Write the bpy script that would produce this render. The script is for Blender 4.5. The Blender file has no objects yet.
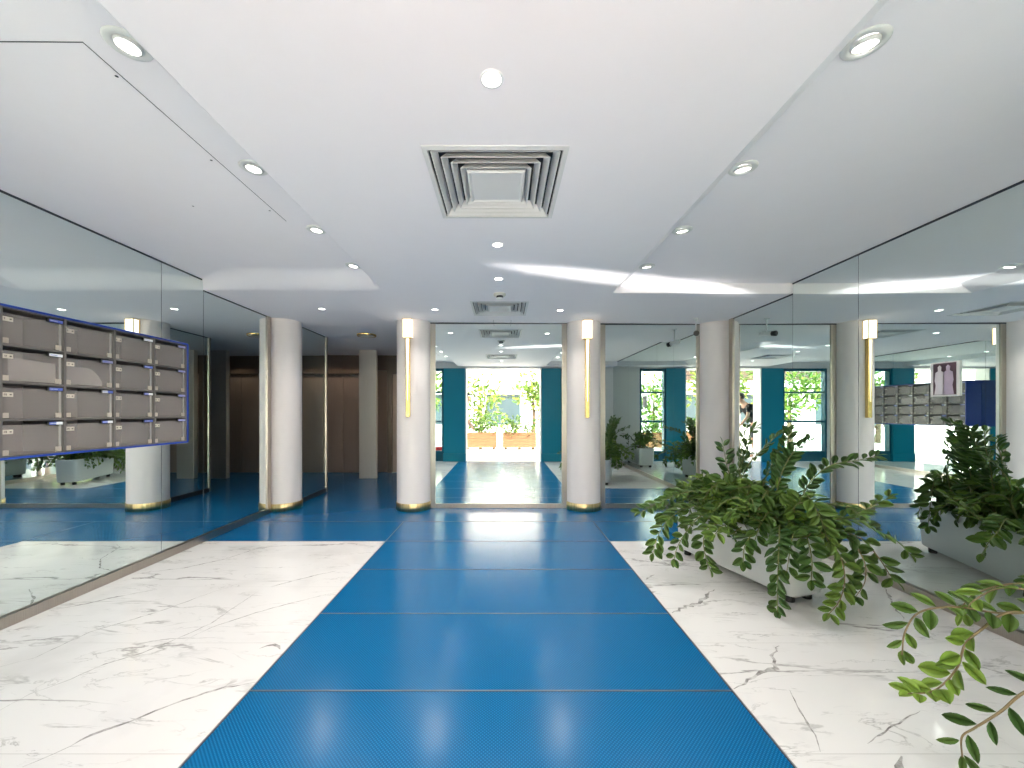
import bpy, bmesh, math, random
from mathutils import Vector, Matrix

C = bpy.context.scene.collection
R = random.Random(7)
PI = math.pi
H = 1.237                      # eye height


# ------------------------------------------------------------------ materials
def new_mat(name):
    m = bpy.data.materials.new(name)
    m.use_nodes = True
    nt = m.node_tree
    return m, nt, nt.nodes['Principled BSDF']


def mat(name, col, rough=0.5, metal=0.0, emit=None, estr=0.0, coat=0.0, spec=0.5, noise=0.0):
    m, nt, b = new_mat(name)
    b.inputs['Base Color'].default_value = (*col, 1)
    b.inputs['Roughness'].default_value = rough
    b.inputs['Metallic'].default_value = metal
    b.inputs['Coat Weight'].default_value = coat
    b.inputs['Specular IOR Level'].default_value = spec
    if emit:
        b.inputs['Emission Color'].default_value = (*emit, 1)
        b.inputs['Emission Strength'].default_value = estr
    if noise:
        tc = nt.nodes.new('ShaderNodeTexCoord')
        n = nt.nodes.new('ShaderNodeTexNoise')
        n.inputs['Scale'].default_value = 9
        n.inputs['Detail'].default_value = 5
        mx = nt.nodes.new('ShaderNodeMix')
        mx.data_type = 'RGBA'
        mx.inputs['A'].default_value = (*[c * (1 - noise) for c in col], 1)
        mx.inputs['B'].default_value = (*[min(1, c * (1 + noise)) for c in col], 1)
        nt.links.new(tc.outputs['Object'], n.inputs['Vector'])
        nt.links.new(n.outputs['Fac'], mx.inputs['Factor'])
        nt.links.new(mx.outputs['Result'], b.inputs['Base Color'])
    return m


def mirror_mat(name, col):
    m, nt, b = new_mat(name)
    g = nt.nodes.new('ShaderNodeBsdfGlossy')
    g.inputs['Color'].default_value = (*col, 1)
    g.inputs['Roughness'].default_value = 0.0
    nt.links.new(g.outputs['BSDF'], nt.nodes['Material Output'].inputs['Surface'])
    return m


def glass_mat(name, tint, refl=0.1):
    m, nt, b = new_mat(name)
    t = nt.nodes.new('ShaderNodeBsdfTransparent')
    t.inputs['Color'].default_value = (*tint, 1)
    g = nt.nodes.new('ShaderNodeBsdfGlossy')
    g.inputs['Roughness'].default_value = 0.02
    f = nt.nodes.new('ShaderNodeLayerWeight')
    f.inputs['Blend'].default_value = refl
    mx = nt.nodes.new('ShaderNodeMixShader')
    nt.links.new(f.outputs['Fresnel'], mx.inputs['Fac'])
    nt.links.new(t.outputs['BSDF'], mx.inputs[1])
    nt.links.new(g.outputs['BSDF'], mx.inputs[2])
    nt.links.new(mx.outputs['Shader'], nt.nodes['Material Output'].inputs['Surface'])
    return m


def smoked_mat(name, col, clear):
    m, nt, b = new_mat(name)
    b.inputs['Base Color'].default_value = (*col, 1)
    b.inputs['Roughness'].default_value = 0.22
    t = nt.nodes.new('ShaderNodeBsdfTransparent')
    t.inputs['Color'].default_value = (0.9, 0.88, 0.87, 1)
    mx = nt.nodes.new('ShaderNodeMixShader')
    mx.inputs['Fac'].default_value = clear
    nt.links.new(b.outputs['BSDF'], mx.inputs[1])
    nt.links.new(t.outputs['BSDF'], mx.inputs[2])
    nt.links.new(mx.outputs['Shader'], nt.nodes['Material Output'].inputs['Surface'])
    return m


def math_node(nt, op, a, b=None):
    n = nt.nodes.new('ShaderNodeMath')
    n.operation = op
    for i, v in enumerate((a, b)):
        if v is None:
            continue
        if isinstance(v, (int, float)):
            n.inputs[i].default_value = v
        else:
            nt.links.new(v, n.inputs[i])
    return n.outputs[0]


def marble_mat():
    m, nt, b = new_mat('white_marble')
    tc = nt.nodes.new('ShaderNodeTexCoord')

    def veins(rot, sx, sy, scale, width, dist, off):
        mp = nt.nodes.new('ShaderNodeMapping')
        mp.inputs['Rotation'].default_value = (0, 0, rot)
        mp.inputs['Scale'].default_value = (sx, sy, 1)
        mp.inputs['Location'].default_value = (off, off * 0.7, 0)
        nt.links.new(tc.outputs['Object'], mp.inputs['Vector'])
        n = nt.nodes.new('ShaderNodeTexNoise')
        n.inputs['Scale'].default_value = scale
        n.inputs['Detail'].default_value = 7
        n.inputs['Roughness'].default_value = 0.58
        n.inputs['Distortion'].default_value = dist
        nt.links.new(mp.outputs['Vector'], n.inputs['Vector'])
        d = math_node(nt, 'ABSOLUTE', math_node(nt, 'SUBTRACT', n.outputs['Fac'], 0.5))
        r = nt.nodes.new('ShaderNodeMapRange')
        r.inputs['From Min'].default_value = 0.0
        r.inputs['From Max'].default_value = width
        r.inputs['To Min'].default_value = 1.0
        r.inputs['To Max'].default_value = 0.0
        nt.links.new(d, r.inputs['Value'])
        mk = nt.nodes.new('ShaderNodeTexNoise')
        mk.inputs['Scale'].default_value = scale * 1.3
        mk.inputs['Detail'].default_value = 3
        nt.links.new(mp.outputs['Vector'], mk.inputs['Vector'])
        k = nt.nodes.new('ShaderNodeMapRange')
        k.inputs['From Min'].default_value = 0.47
        k.inputs['From Max'].default_value = 0.63
        nt.links.new(mk.outputs['Fac'], k.inputs['Value'])
        return math_node(nt, 'MULTIPLY', r.outputs[0], k.outputs[0])
    v1 = veins(0.75, 0.5, 1.9, 1.3, 0.014, 0.5, 2.3)
    v2 = veins(0.95, 0.7, 2.6, 2.4, 0.012, 0.8, 7.1)
    v = math_node(nt, 'MAXIMUM', v1, math_node(nt, 'MULTIPLY', v2, 0.6))
    cl = nt.nodes.new('ShaderNodeTexNoise')
    cl.inputs['Scale'].default_value = 1.8
    cl.inputs['Detail'].default_value = 6
    nt.links.new(tc.outputs['Object'], cl.inputs['Vector'])
    ck = nt.nodes.new('ShaderNodeMapRange')
    ck.inputs['From Min'].default_value = 0.5
    ck.inputs['From Max'].default_value = 0.75
    nt.links.new(cl.outputs['Fac'], ck.inputs['Value'])
    m1 = nt.nodes.new('ShaderNodeMix')
    m1.data_type = 'RGBA'
    m1.inputs['A'].default_value = (0.78, 0.76, 0.755, 1)
    m1.inputs['B'].default_value = (0.64, 0.62, 0.615, 1)
    nt.links.new(ck.outputs[0], m1.inputs['Factor'])
    m2 = nt.nodes.new('ShaderNodeMix')
    m2.data_type = 'RGBA'
    m2.inputs['B'].default_value = (0.30, 0.285, 0.28, 1)
    nt.links.new(m1.outputs['Result'], m2.inputs['A'])
    nt.links.new(v, m2.inputs['Factor'])
    nt.links.new(m2.outputs['Result'], b.inputs['Base Color'])
    b.inputs['Roughness'].default_value = 0.09
    b.inputs['Specular IOR Level'].default_value = 0.4
    return m


def vein_mat():
    m, nt, b = new_mat('grey_vein')
    tc = nt.nodes.new('ShaderNodeTexCoord')
    n = nt.nodes.new('ShaderNodeTexNoise')
    n.inputs['Scale'].default_value = 26
    n.inputs['Detail'].default_value = 5
    r = nt.nodes.new('ShaderNodeValToRGB')
    r.color_ramp.elements[0].position = 0.36
    r.color_ramp.elements[0].color = (0.24, 0.225, 0.22, 1)
    r.color_ramp.elements[1].position = 0.66
    r.color_ramp.elements[1].color = (0.66, 0.64, 0.63, 1)
    nt.links.new(tc.outputs['Object'], n.inputs['Vector'])
    nt.links.new(n.outputs['Fac'], r.inputs['Fac'])
    nt.links.new(r.outputs['Color'], b.inputs['Base Color'])
    b.inputs['Roughness'].default_value = 0.1
    return m


def blue_mat():
    m, nt, b = new_mat('blue_dotted_glass')
    tc = nt.nodes.new('ShaderNodeTexCoord')
    mp = nt.nodes.new('ShaderNodeMapping')
    mp.inputs['Rotation'].default_value = (0, 0, PI / 4)
    nt.links.new(tc.outputs['Object'], mp.inputs['Vector'])
    v = nt.nodes.new('ShaderNodeTexVoronoi')
    v.voronoi_dimensions = '2D'
    v.inputs['Scale'].default_value = 98
    v.inputs['Randomness'].default_value = 0
    nt.links.new(mp.outputs['Vector'], v.inputs['Vector'])
    r = nt.nodes.new('ShaderNodeMapRange')
    r.inputs['From Min'].default_value = 0.22
    r.inputs['From Max'].default_value = 0.34
    r.inputs['To Min'].default_value = 1
    r.inputs['To Max'].default_value = 0
    nt.links.new(v.outputs['Distance'], r.inputs['Value'])
    mx = nt.nodes.new('ShaderNodeMix')
    mx.data_type = 'RGBA'
    mx.inputs['A'].default_value = (0.0, 0.092, 0.245, 1)
    mx.inputs['B'].default_value = (0.008, 0.19, 0.44, 1)
    nt.links.new(r.outputs[0], mx.inputs['Factor'])
    nt.links.new(mx.outputs['Result'], b.inputs['Base Color'])
    bp = nt.nodes.new('ShaderNodeBump')
    bp.inputs['Strength'].default_value = 0.10
    bp.inputs['Distance'].default_value = 0.0006
    nt.links.new(r.outputs[0], bp.inputs['Height'])
    nt.links.new(bp.outputs['Normal'], b.inputs['Normal'])
    b.inputs['Roughness'].default_value = 0.2
    b.inputs['Specular IOR Level'].default_value = 0.3
    return m


def brushed_mat(name, c1, c2, rough, metal=1.0):
    m, nt, b = new_mat(name)
    tc = nt.nodes.new('ShaderNodeTexCoord')
    mp = nt.nodes.new('ShaderNodeMapping')
    mp.inputs['Scale'].default_value = (60, 60, 1.2)
    n = nt.nodes.new('ShaderNodeTexNoise')
    n.inputs['Scale'].default_value = 3
    n.inputs['Detail'].default_value = 4
    nt.links.new(tc.outputs['Object'], mp.inputs['Vector'])
    nt.links.new(mp.outputs['Vector'], n.inputs['Vector'])
    mx = nt.nodes.new('ShaderNodeMix')
    mx.data_type = 'RGBA'
    mx.inputs['A'].default_value = (*c1, 1)
    mx.inputs['B'].default_value = (*c2, 1)
    nt.links.new(n.outputs['Fac'], mx.inputs['Factor'])
    nt.links.new(mx.outputs['Result'], b.inputs['Base Color'])
    b.inputs['Metallic'].default_value = metal
    b.inputs['Roughness'].default_value = rough
    return m


def leaf_mat(name, dark, light):
    m, nt, b = new_mat(name)
    at = nt.nodes.new('ShaderNodeAttribute')
    at.attribute_name = 'tint'
    mx = nt.nodes.new('ShaderNodeMix')
    mx.data_type = 'RGBA'
    mx.inputs['A'].default_value = (*dark, 1)
    mx.inputs['B'].default_value = (*light, 1)
    nt.links.new(at.outputs['Fac'], mx.inputs['Factor'])
    nt.links.new(mx.outputs['Result'], b.inputs['Base Color'])
    b.inputs['Roughness'].default_value = 0.33
    t = nt.nodes.new('ShaderNodeBsdfTranslucent')
    nt.links.new(mx.outputs['Result'], t.inputs['Color'])
    ms = nt.nodes.new('ShaderNodeMixShader')
    ms.inputs['Fac'].default_value = 0.22
    nt.links.new(b.outputs['BSDF'], ms.inputs[1])
    nt.links.new(t.outputs['BSDF'], ms.inputs[2])
    nt.links.new(ms.outputs['Shader'], nt.nodes['Material Output'].inputs['Surface'])
    return m


M = dict(
    marble=marble_mat(), vein=vein_mat(), blue=blue_mat(),
    joint=mat('grey_grout', (0.5, 0.48, 0.47), 0.6),
    alu=mat('aluminium_strip', (0.30, 0.33, 0.36), 0.4, 0.9),
    dark_line=mat('dark_seal', (0.03, 0.035, 0.045), 0.5),
    ceiling=mat('white_ceiling_paint', (0.90, 0.865, 0.89), 0.75, noise=0.012),
    wall=mat('white_wall_paint', (0.80, 0.79, 0.78), 0.7, noise=0.015),
    column=mat('white_column_plaster', (0.80, 0.735, 0.72), 0.6, noise=0.015),
    mirror=mirror_mat('mirror_glass', (0.775, 0.84, 0.82)),
    steel=brushed_mat('champagne_steel', (0.38, 0.34, 0.30), (0.52, 0.47, 0.42), 0.32),
    lift=brushed_mat('bronze_steel', (0.50, 0.40, 0.34), (0.62, 0.51, 0.44), 0.3, .55),
    lift_dark=brushed_mat('dark_bronze_steel', (0.22, 0.17, 0.14), (0.32, 0.26, 0.22), 0.3, .6),
    pillar=brushed_mat('satin_steel', (0.64, 0.59, 0.55), (0.76, 0.71, 0.67), 0.36, .7),
    brass=brushed_mat('polished_brass', (0.72, 0.50, 0.16), (0.86, 0.64, 0.28), 0.22),
    ring_brass=brushed_mat('base_brass', (0.22, 0.13, 0.03), (1.0, 0.82, 0.46), 0.36),  # streaks of reflected lamplight put into the brass colour
    black=mat('black_plastic', (0.012, 0.012, 0.013), 0.4),
    void=mat('duct_black', (0.03, 0.03, 0.032), 0.8),
    white=mat('white_enamel', (0.78, 0.78, 0.78), 0.4),
    vent=mat('vent_white', (0.70, 0.695, 0.69), 0.5),
    ring=mat('lamp_ring', (0.72, 0.72, 0.69), 0.4),
    lens=mat('lamp_lens', (1, 1, 1), 0.3, emit=(1.0, 0.96, 0.9), estr=5),
    diffuser=mat('sconce_diffuser', (1, 1, 1), 0.4, emit=(1.0, 0.90, 0.76), estr=1.15),
    amber=mat('amber_bar_glow', (1, .9, .7), 0.4, emit=(1.0, 0.76, 0.42), estr=0.9),  # emission paints the glow the sconce box throws down its brass bar
    cobalt=mat('cobalt_lacquer', (0.006, 0.045, 0.34), 0.3),
    carcass=mat('grey_carcass', (0.13, 0.12, 0.115), 0.5),
    cell=mat('grey_cell_lining', (0.50, 0.465, 0.45), 0.6),
    flap=smoked_mat('smoked_acrylic', (0.46, 0.425, 0.41), 0.68),
    flap_edge=mat('acrylic_edge', (0.42, 0.41, 0.40), 0.25),
    clip=mat('beige_clip', (0.47, 0.42, 0.36), 0.45),
    plate=mat('cream_plate', (0.60, 0.56, 0.48), 0.45),
    ink=mat('printed_ink', (0.06, 0.055, 0.05), 0.6),
    tag_blue=mat('blue_tag', (0.10, 0.15, 0.52), 0.35),
    tag_white=mat('white_tag', (0.75, 0.77, 0.8), 0.4),
    tag_lilac=mat('lilac_tag', (0.36, 0.36, 0.62), 0.35),
    paper=mat('white_paper', (0.82, 0.80, 0.80), 0.8),
    planter=mat('grey_white_planter', (0.66, 0.68, 0.69), 0.35),
    soil=mat('dark_soil', (0.03, 0.022, 0.015), 0.95, noise=0.4),
    leaf=leaf_mat('zz_leaf', (0.050, 0.115, 0.028), (0.26, 0.40, 0.06)),
    stem=mat('zz_stem', (0.16, 0.17, 0.05), 0.5, noise=0.2),
    brown_stem=mat('woody_stem', (0.22, 0.16, 0.08), 0.6, noise=0.2),
    teal=mat('teal_lacquer', (0.0, 0.23, 0.35), 0.28),
    teal_dark=mat('dark_teal_lacquer', (0.0, 0.09, 0.15), 0.3),
    glass=glass_mat('clear_glass', (0.86, 0.95, 0.95), 0.12),
    paving=mat('pale_paving', (0.62, 0.60, 0.57), 0.7, noise=0.08),
    wood=mat('orange_wood', (0.16, 0.075, 0.03), 0.6, noise=0.2),
    slat=mat('brown_slats', (0.085, 0.05, 0.035), 0.7, noise=0.2),
    canopy=mat('canopy_white', (0.78, 0.77, 0.74), 0.6),
    facade=mat('cream_facade', (0.86, 0.83, 0.79), 0.8, noise=0.05),
    shrub=leaf_mat('shrub_leaf', (0.05, 0.13, 0.02), (0.30, 0.36, 0.06)),
    shop=mat('shop_glass', (0.05, 0.07, 0.08), 0.1),
    bark=mat('tree_bark', (0.12, 0.08, 0.05), 0.9, noise=0.3),
    red=mat('red_plastic', (0.6, 0.015, 0.02), 0.4),
    skin=mat('skin', (0.52, 0.30, 0.21), 0.5),
    shirt=mat('black_cotton', (0.018, 0.018, 0.02), 0.9),
    shorts=mat('grey_cotton', (0.10, 0.10, 0.11), 0.9),
    hair=mat('dark_hair', (0.02, 0.015, 0.01), 0.6),
    purple=mat('photo_purple', (0.09, 0.04, 0.06), 0.4, noise=0.6),
    photo_pale=mat('photo_pale', (0.75, 0.70, 0.74), 0.4, noise=0.15),
    photo_violet=mat('photo_violet', (0.55, 0.45, 0.58), 0.4, noise=0.3),
)


# ------------------------------------------------------------------ mesh helpers
def BM():
    return bmesh.new()


def obj(name, bm, mats, parent=None, smooth=False, loc=None):
    me = bpy.data.meshes.new(name)
    bm.normal_update()
    bm.to_mesh(me)
    bm.free()
    if not isinstance(mats, (list, tuple)):
        mats = [mats]
    for m in mats:
        me.materials.append(m)
    if smooth:
        for p in me.polygons:
            p.use_smooth = True
    o = bpy.data.objects.new(name, me)
    C.objects.link(o)
    if parent:
        o.parent = parent
    if loc:
        o.location = loc
    return o


def box(bm, x0, x1, y0, y1, z0, z1, mi=0, bev=0.0):
    vs = [bm.verts.new((x, y, z)) for x in (x0, x1) for y in (y0, y1) for z in (z0, z1)]
    idx = [(0, 1, 3, 2), (4, 6, 7, 5), (0, 4, 5, 1), (2, 3, 7, 6), (0, 2, 6, 4), (1, 5, 7, 3)]
    fs = [bm.faces.new([vs[i] for i in f]) for f in idx]
    for f in fs:
        f.material_index = mi
    if bev:
        es = list({e for f in fs for e in f.edges})
        r = bmesh.ops.bevel(bm, geom=es, offset=bev, segments=2, profile=0.6, affect='EDGES')
        for f in r['faces']:
            f.material_index = mi
    return fs


def lathe(bm, prof, cx=0, cy=0, n=40, mi=0, a0=0.0, a1=2 * PI, smooth=True):
    full = abs(a1 - a0 - 2 * PI) < 1e-6
    m = n if full else n + 1
    rings = []
    for k in range(m):
        a = a0 + (a1 - a0) * k / n
        rings.append([bm.verts.new((cx + r * math.cos(a), cy + r * math.sin(a), z)) for r, z in prof])
    for k in range(n):
        A, B = rings[k], rings[(k + 1) % m]
        for i in range(len(prof) - 1):
            f = bm.faces.new((A[i], B[i], B[i + 1], A[i + 1]))
            f.material_index = mi
            f.smooth = smooth


def disc(bm, r, z, cx=0, cy=0, n=32, mi=0):
    f = bm.faces.new([bm.verts.new((cx + r * math.cos(2 * PI * k / n), cy + r * math.sin(2 * PI * k / n), z)) for k in range(n)])
    f.material_index = mi


def tube(bm, pts, radii, n=8, mi=0, cap=True):
    pts = [Vector(p) for p in pts]
    if isinstance(radii, (int, float)):
        radii = [radii] * len(pts)
    rings = []
    ref = None
    for i, p in enumerate(pts):
        t = (pts[min(i + 1, len(pts) - 1)] - pts[max(i - 1, 0)]).normalized()
        if ref is None:
            ref = Vector((0, 0, 1)) if abs(t.z) < 0.9 else Vector((1, 0, 0))
        u = (ref - t * ref.dot(t)).normalized()
        ref = u
        w = t.cross(u)
        rings.append([bm.verts.new(p + (u * math.cos(2 * PI * k / n) + w * math.sin(2 * PI * k / n)) * radii[i]) for k in range(n)])
    for a, b in zip(rings, rings[1:]):
        for k in range(n):
            f = bm.faces.new((a[k], a[(k + 1) % n], b[(k + 1) % n], b[k]))
            f.material_index = mi
            f.smooth = True
    if cap:
        for r in (rings[0][::-1], rings[-1]):
            f = bm.faces.new(r)
            f.material_index = mi


def quad(bm, p, mi=0):
    f = bm.faces.new([bm.verts.new(q) for q in p])
    f.material_index = mi
    return f


def tag(o, label, cat, group=None):
    o['label'] = label
    o['category'] = cat
    if group:
        o['group'] = group
    return o


def thing(name, label, cat, loc=(0, 0, 0), group=None):
    o = bpy.data.objects.new(name, None)
    o.empty_display_size = 0.1
    C.objects.link(o)
    o.location = loc
    return tag(o, label, cat, group)


def struct(name, bm, mats, parent=None, label=None, cat=None):
    o = obj(name, bm, mats, parent)
    if parent is None:
        o['kind'] = 'structure'
        o['label'] = label
        o['category'] = cat
    return o


def dup(root, loc, label=None, group=None):
    r = root.copy()
    C.objects.link(r)
    r.location = loc
    if label:
        r['label'] = label
    if group:
        r['group'] = group
    for ch in list(root.children):
        c = ch.copy()
        C.objects.link(c)
        c.parent = r
        for g in list(ch.children):
            d = g.copy()
            C.objects.link(d)
            d.parent = c
    return r


# ------------------------------------------------------------------ room dimensions
XL, XR = -2.87, 2.77           # mirror faces of the side walls
Y0, YB = 0.25, 5.165           # entrance line, back mirror
YT = 3.84                      # end of the marble and of the ceiling trays
SL, SR = -1.129, 1.019         # blue strip edges


def zlow(x):
    return H + 1.153 - 0.006 * x


def zhigh(x):
    return zlow(x) + 0.10


# ------------------------------------------------------------------ floor
bm = BM()
for (a, b) in ((XL - 0.1, SL), (SR, XR + 0.1)):
    quad(bm, [(a, Y0, 0), (b, Y0, 0), (b, YT, 0), (a, YT, 0)], 0)
    for y in (0.752, 1.448, 2.145, 2.835, 3.53):
        quad(bm, [(a, y - 0.0014, 0.0004), (b, y - 0.0014, 0.0004), (b, y + 0.0014, 0.0004), (a, y + 0.0014, 0.0004)], 1)
VEINS = [
    ([(-1.678, 1.396), (-1.603, 1.483), (-1.584, 1.533), (-1.467, 1.624), (-1.413, 1.69), (-1.34, 1.738), (-1.253, 1.801), (-1.135, 1.828)], .011),
    ([(-2.088, 1.659), (-2.078, 1.756), (-2.005, 1.855), (-1.957, 1.966), (-1.857, 2.056), (-1.806, 2.136), (-1.714, 2.337), (-1.706, 2.516), (-1.691, 2.769)], .006),
    ([(-1.727, 2.164), (-1.682, 2.294), (-1.502, 2.49), (-1.333, 2.622), (-1.145, 2.753)], .007),
    ([(-2.828, 2.49), (-2.693, 2.581), (-2.594, 2.679), (-2.424, 2.8)], .010),
    ([(-2.8, 3.06), (-2.737, 3.098), (-2.537, 3.178), (-2.347, 3.373), (-2.216, 3.673), (-2.093, 3.766)], .008),
    ([(-1.652, 2.832), (-1.509, 2.968), (-1.387, 3.06), (-1.296, 3.118)], .010),
    ([(-2.444, 1.943), (-2.363, 2.014), (-2.337, 2.183), (-2.327, 2.252), (-2.131, 2.49), (-1.976, 2.8)], .006),
    ([(1.457, 2.124), (1.364, 2.03), (1.314, 1.935), (1.223, 1.905), (1.131, 1.848), (1.031, 1.782)], .016),
    ([(1.468, 2.8), (1.296, 2.608), (1.195, 2.561), (1.04, 2.465)], .022),
    ([(1.43, 1.442), (1.376, 1.391), (1.276, 1.31)], .022),
    ([(1.359, 1.492), (1.509, 1.565), (1.726, 1.657)], .006),
    ([(2.687, 2.816), (2.451, 2.49), (2.392, 2.382)], .012),
    ([(1.277, 1.782), (1.225, 1.651), (1.195, 1.533), (1.153, 1.457)], .006),
    ([(1.153, 3.041), (0.991 + .06, 2.96)], .016),
    ([(-1.28, 2.10), (-1.22, 2.13), (-1.16, 2.09)], .016),
]
for pts, w in VEINS:
    P = [Vector((x, y, 0)) for x, y in pts]
    fine = []
    for a, b in zip(P, P[1:]):
        k = max(2, int((b - a).length / 0.03))
        fine += [a.lerp(b, i / k) for i in range(k)]
    fine.append(P[-1])
    L, prev = len(fine), None
    for i, p in enumerate(fine):
        t = (fine[min(i + 1, L - 1)] - fine[max(i - 1, 0)]).normalized()
        nrm = Vector((-t.y, t.x, 0))
        e = min(1, 3.0 * min(i, L - 1 - i) / L + 0.15)
        jit = nrm * R.uniform(-.5, .5) * w
        wa, wb = w * e * R.uniform(.25, .9), w * e * R.uniform(.25, .9)
        pa, pb = p + jit + nrm * wa, p + jit - nrm * wb
        pa.z = pb.z = 0.0006
        cur = (bm.verts.new(pa), bm.verts.new(pb))
        if prev:
            f = bm.faces.new((prev[0], prev[1], cur[1], cur[0]))
            f.material_index = 2
        prev = cur
struct('floor', bm, [M['marble'], M['joint'], M['vein']], None, 'polished white marble floor with grey veins either side of the blue strip', 'floor')

bm = BM()
quad(bm, [(SL, Y0, 0), (SR, Y0, 0), (SR, YT, 0), (SL, YT, 0)], 0)
quad(bm, [(XL - .1, YT, 0), (XR + .1, YT, 0), (XR + .1, 5.3, 0), (XL - .1, 5.3, 0)], 0)
quad(bm, [(-5.3, 5.3, 0), (2.4, 5.3, 0), (2.4, 8.5, 0), (-5.3, 8.5, 0)], 0)
ys = [0.40, 1.09, 1.778, 2.46, 3.15, 3.84, 4.53]
for y in ys:
    a, b = (SL, SR) if y < YT else (XL, XR)
    box(bm, a, b, y - 0.001, y + 0.003, 0.0001, 0.0012, 1)
    box(bm, a, b, y - 0.006, y - 0.001, 0.0001, 0.0006, 2)
for x, s in ((SL, 1), (SR, -1)):
    box(bm, x - 0.003, x + 0.003, Y0, 4.53, 0.0001, 0.0012, 1)
    box(bm, min(x + s * .003, x + s * .007), max(x + s * .003, x + s * .007), Y0, 4.53, 0.0001, 0.0006, 2)
struct('floor_walkway', bm, [M['blue'], M['alu'], M['dark_line']], None, 'blue dotted glass floor strip running from the entrance to the mirrors and lifts', 'floor')

# ------------------------------------------------------------------ ceiling
VENTS = [(-0.035, 2.05, 0.31), (-0.04, 4.46, 0.295)]
XE_L, XE_R = -1.14, 1.045      # lower edges of the trays
bm = BM()
holes = [(cx - s, cx + s, cy - s, cy + s) for cx, cy, s in VENTS]


def ceil_grid(x0, x1, y0, y1, zf):
    xs, yy = {x0, x1}, {y0, y1}
    for h in holes:
        for v in h[:2]:
            if x0 < v < x1:
                xs.add(v)
        for v in h[2:]:
            if y0 < v < y1:
                yy.add(v)
    xs, yy = sorted(xs), sorted(yy)
    for xa, xb in zip(xs, xs[1:]):
        for ya, yb in zip(yy, yy[1:]):
            mx, my = (xa + xb) / 2, (ya + yb) / 2
            if any(h[0] < mx < h[1] and h[2] < my < h[3] for h in holes):
                continue
            quad(bm, [(xa, ya, zf(xa)), (xa, yb, zf(xa)), (xb, yb, zf(xb)), (xb, ya, zf(xb))])


YS = 0.62                      # trays begin here


def left_tray():
    """the left tray fades into the lower ceiling along a slowly curving ramp"""
    nu, nv = 60, 14
    rows = []
    for i in range(nu + 1):
        u = i / nu
        x = (XL - .1) + (1 - (1 - u) ** 2) * (XE_L - XL + .1)
        yt = YT - .01 - .36 * min(1, max(0, (x - XL) / .5)) ** .7
        side = min(1, (XE_L - x) / .075)
        side = side * side * (3 - 2 * side)
        row = [bm.verts.new((x, .11, zlow(x) + .1 * side))]
        for j in range(nv + 1):
            k = j / nv
            f = 1 - k * k * (3 - 2 * k)
            row.append(bm.verts.new((x, yt + (YT - yt) * k, zlow(x) + .1 * f * side)))
        rows.append(row)
    for a, b in zip(rows, rows[1:]):
        for j in range(nv + 1):
            bm.faces.new((a[j], a[j + 1], b[j + 1], b[j])).smooth = True


ceil_grid(XE_L, XR + .1, 0.1, YS, zlow)
ceil_grid(XE_L, XE_R, YS, YT, zlow)
ceil_grid(XL - .1, XR + .1, YT, 5.3, zlow)
ceil_grid(-5.3, 2.4, 5.3, 8.5, zlow)
XTL, XTR = -1.20, 1.165
left_tray()
ceil_grid(XTR, XR + .1, YS, YT, zhigh)
quad(bm, [(XE_R, YS, zlow(XE_R)), (XE_R, YT, zlow(XE_R)), (XTR, YT, zhigh(XTR)), (XTR, YS, zhigh(XTR))])
for xa, xt, xb, yy in ((XR + .1, XTR, XE_R, (YS, YT)),):
    for y in yy:
        quad(bm, [(xa, y, zlow(xa)), (xb, y, zlow(xb)), (xt, y, zhigh(xt)), (xa, y, zhigh(xa))])
box(bm, -5.3, 3.0, 0.1, 8.5, 2.72, 2.9)
struct('ceiling', bm, M['ceiling'], None, 'white plaster ceiling with a shallow raised tray along each side', 'ceiling')

# hatch outlines in the ceiling
zt = zhigh(-2.0)
bm = BM()
xa, xb, ya, yb = -2.6, -1.43, 1.36, 2.64
for (a, b, c, d) in ((xa, xb, ya, ya + .004), (xb - .004, xb, ya, yb)):
    z = 0.0015
    quad(bm, [(a, c, zhigh(a) - z), (a, d, zhigh(a) - z), (b, d, zhigh(b) - z), (b, c, zhigh(b) - z)])
for x, y in ((-1.45, 1.50), (-1.46, 2.0), (-1.46, 2.5), (-1.9, 2.45)):
    disc(bm, 0.006, zhigh(x) - .002, x, y, 10)
o = obj('ceiling_hatch', bm, M['dark_line'])
tag(o, 'flush access hatch outlined by a thin dark gap in the left of the ceiling', 'hatch')
bm = BM()
for (a, b, c, d) in ((-.125, .1, 5.0, 5.003), (-.125, -.122, 5.0, 5.15), (.097, .1, 5.0, 5.15)):
    quad(bm, [(a, c, zlow(a) - .0015), (a, d, zlow(a) - .0015), (b, d, zlow(b) - .0015), (b, c, zlow(b) - .0015)])
o = obj('ceiling_hatch', bm, M['dark_line'])
tag(o, 'small flush hatch outline in the ceiling right above the central mirror', 'hatch')


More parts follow.
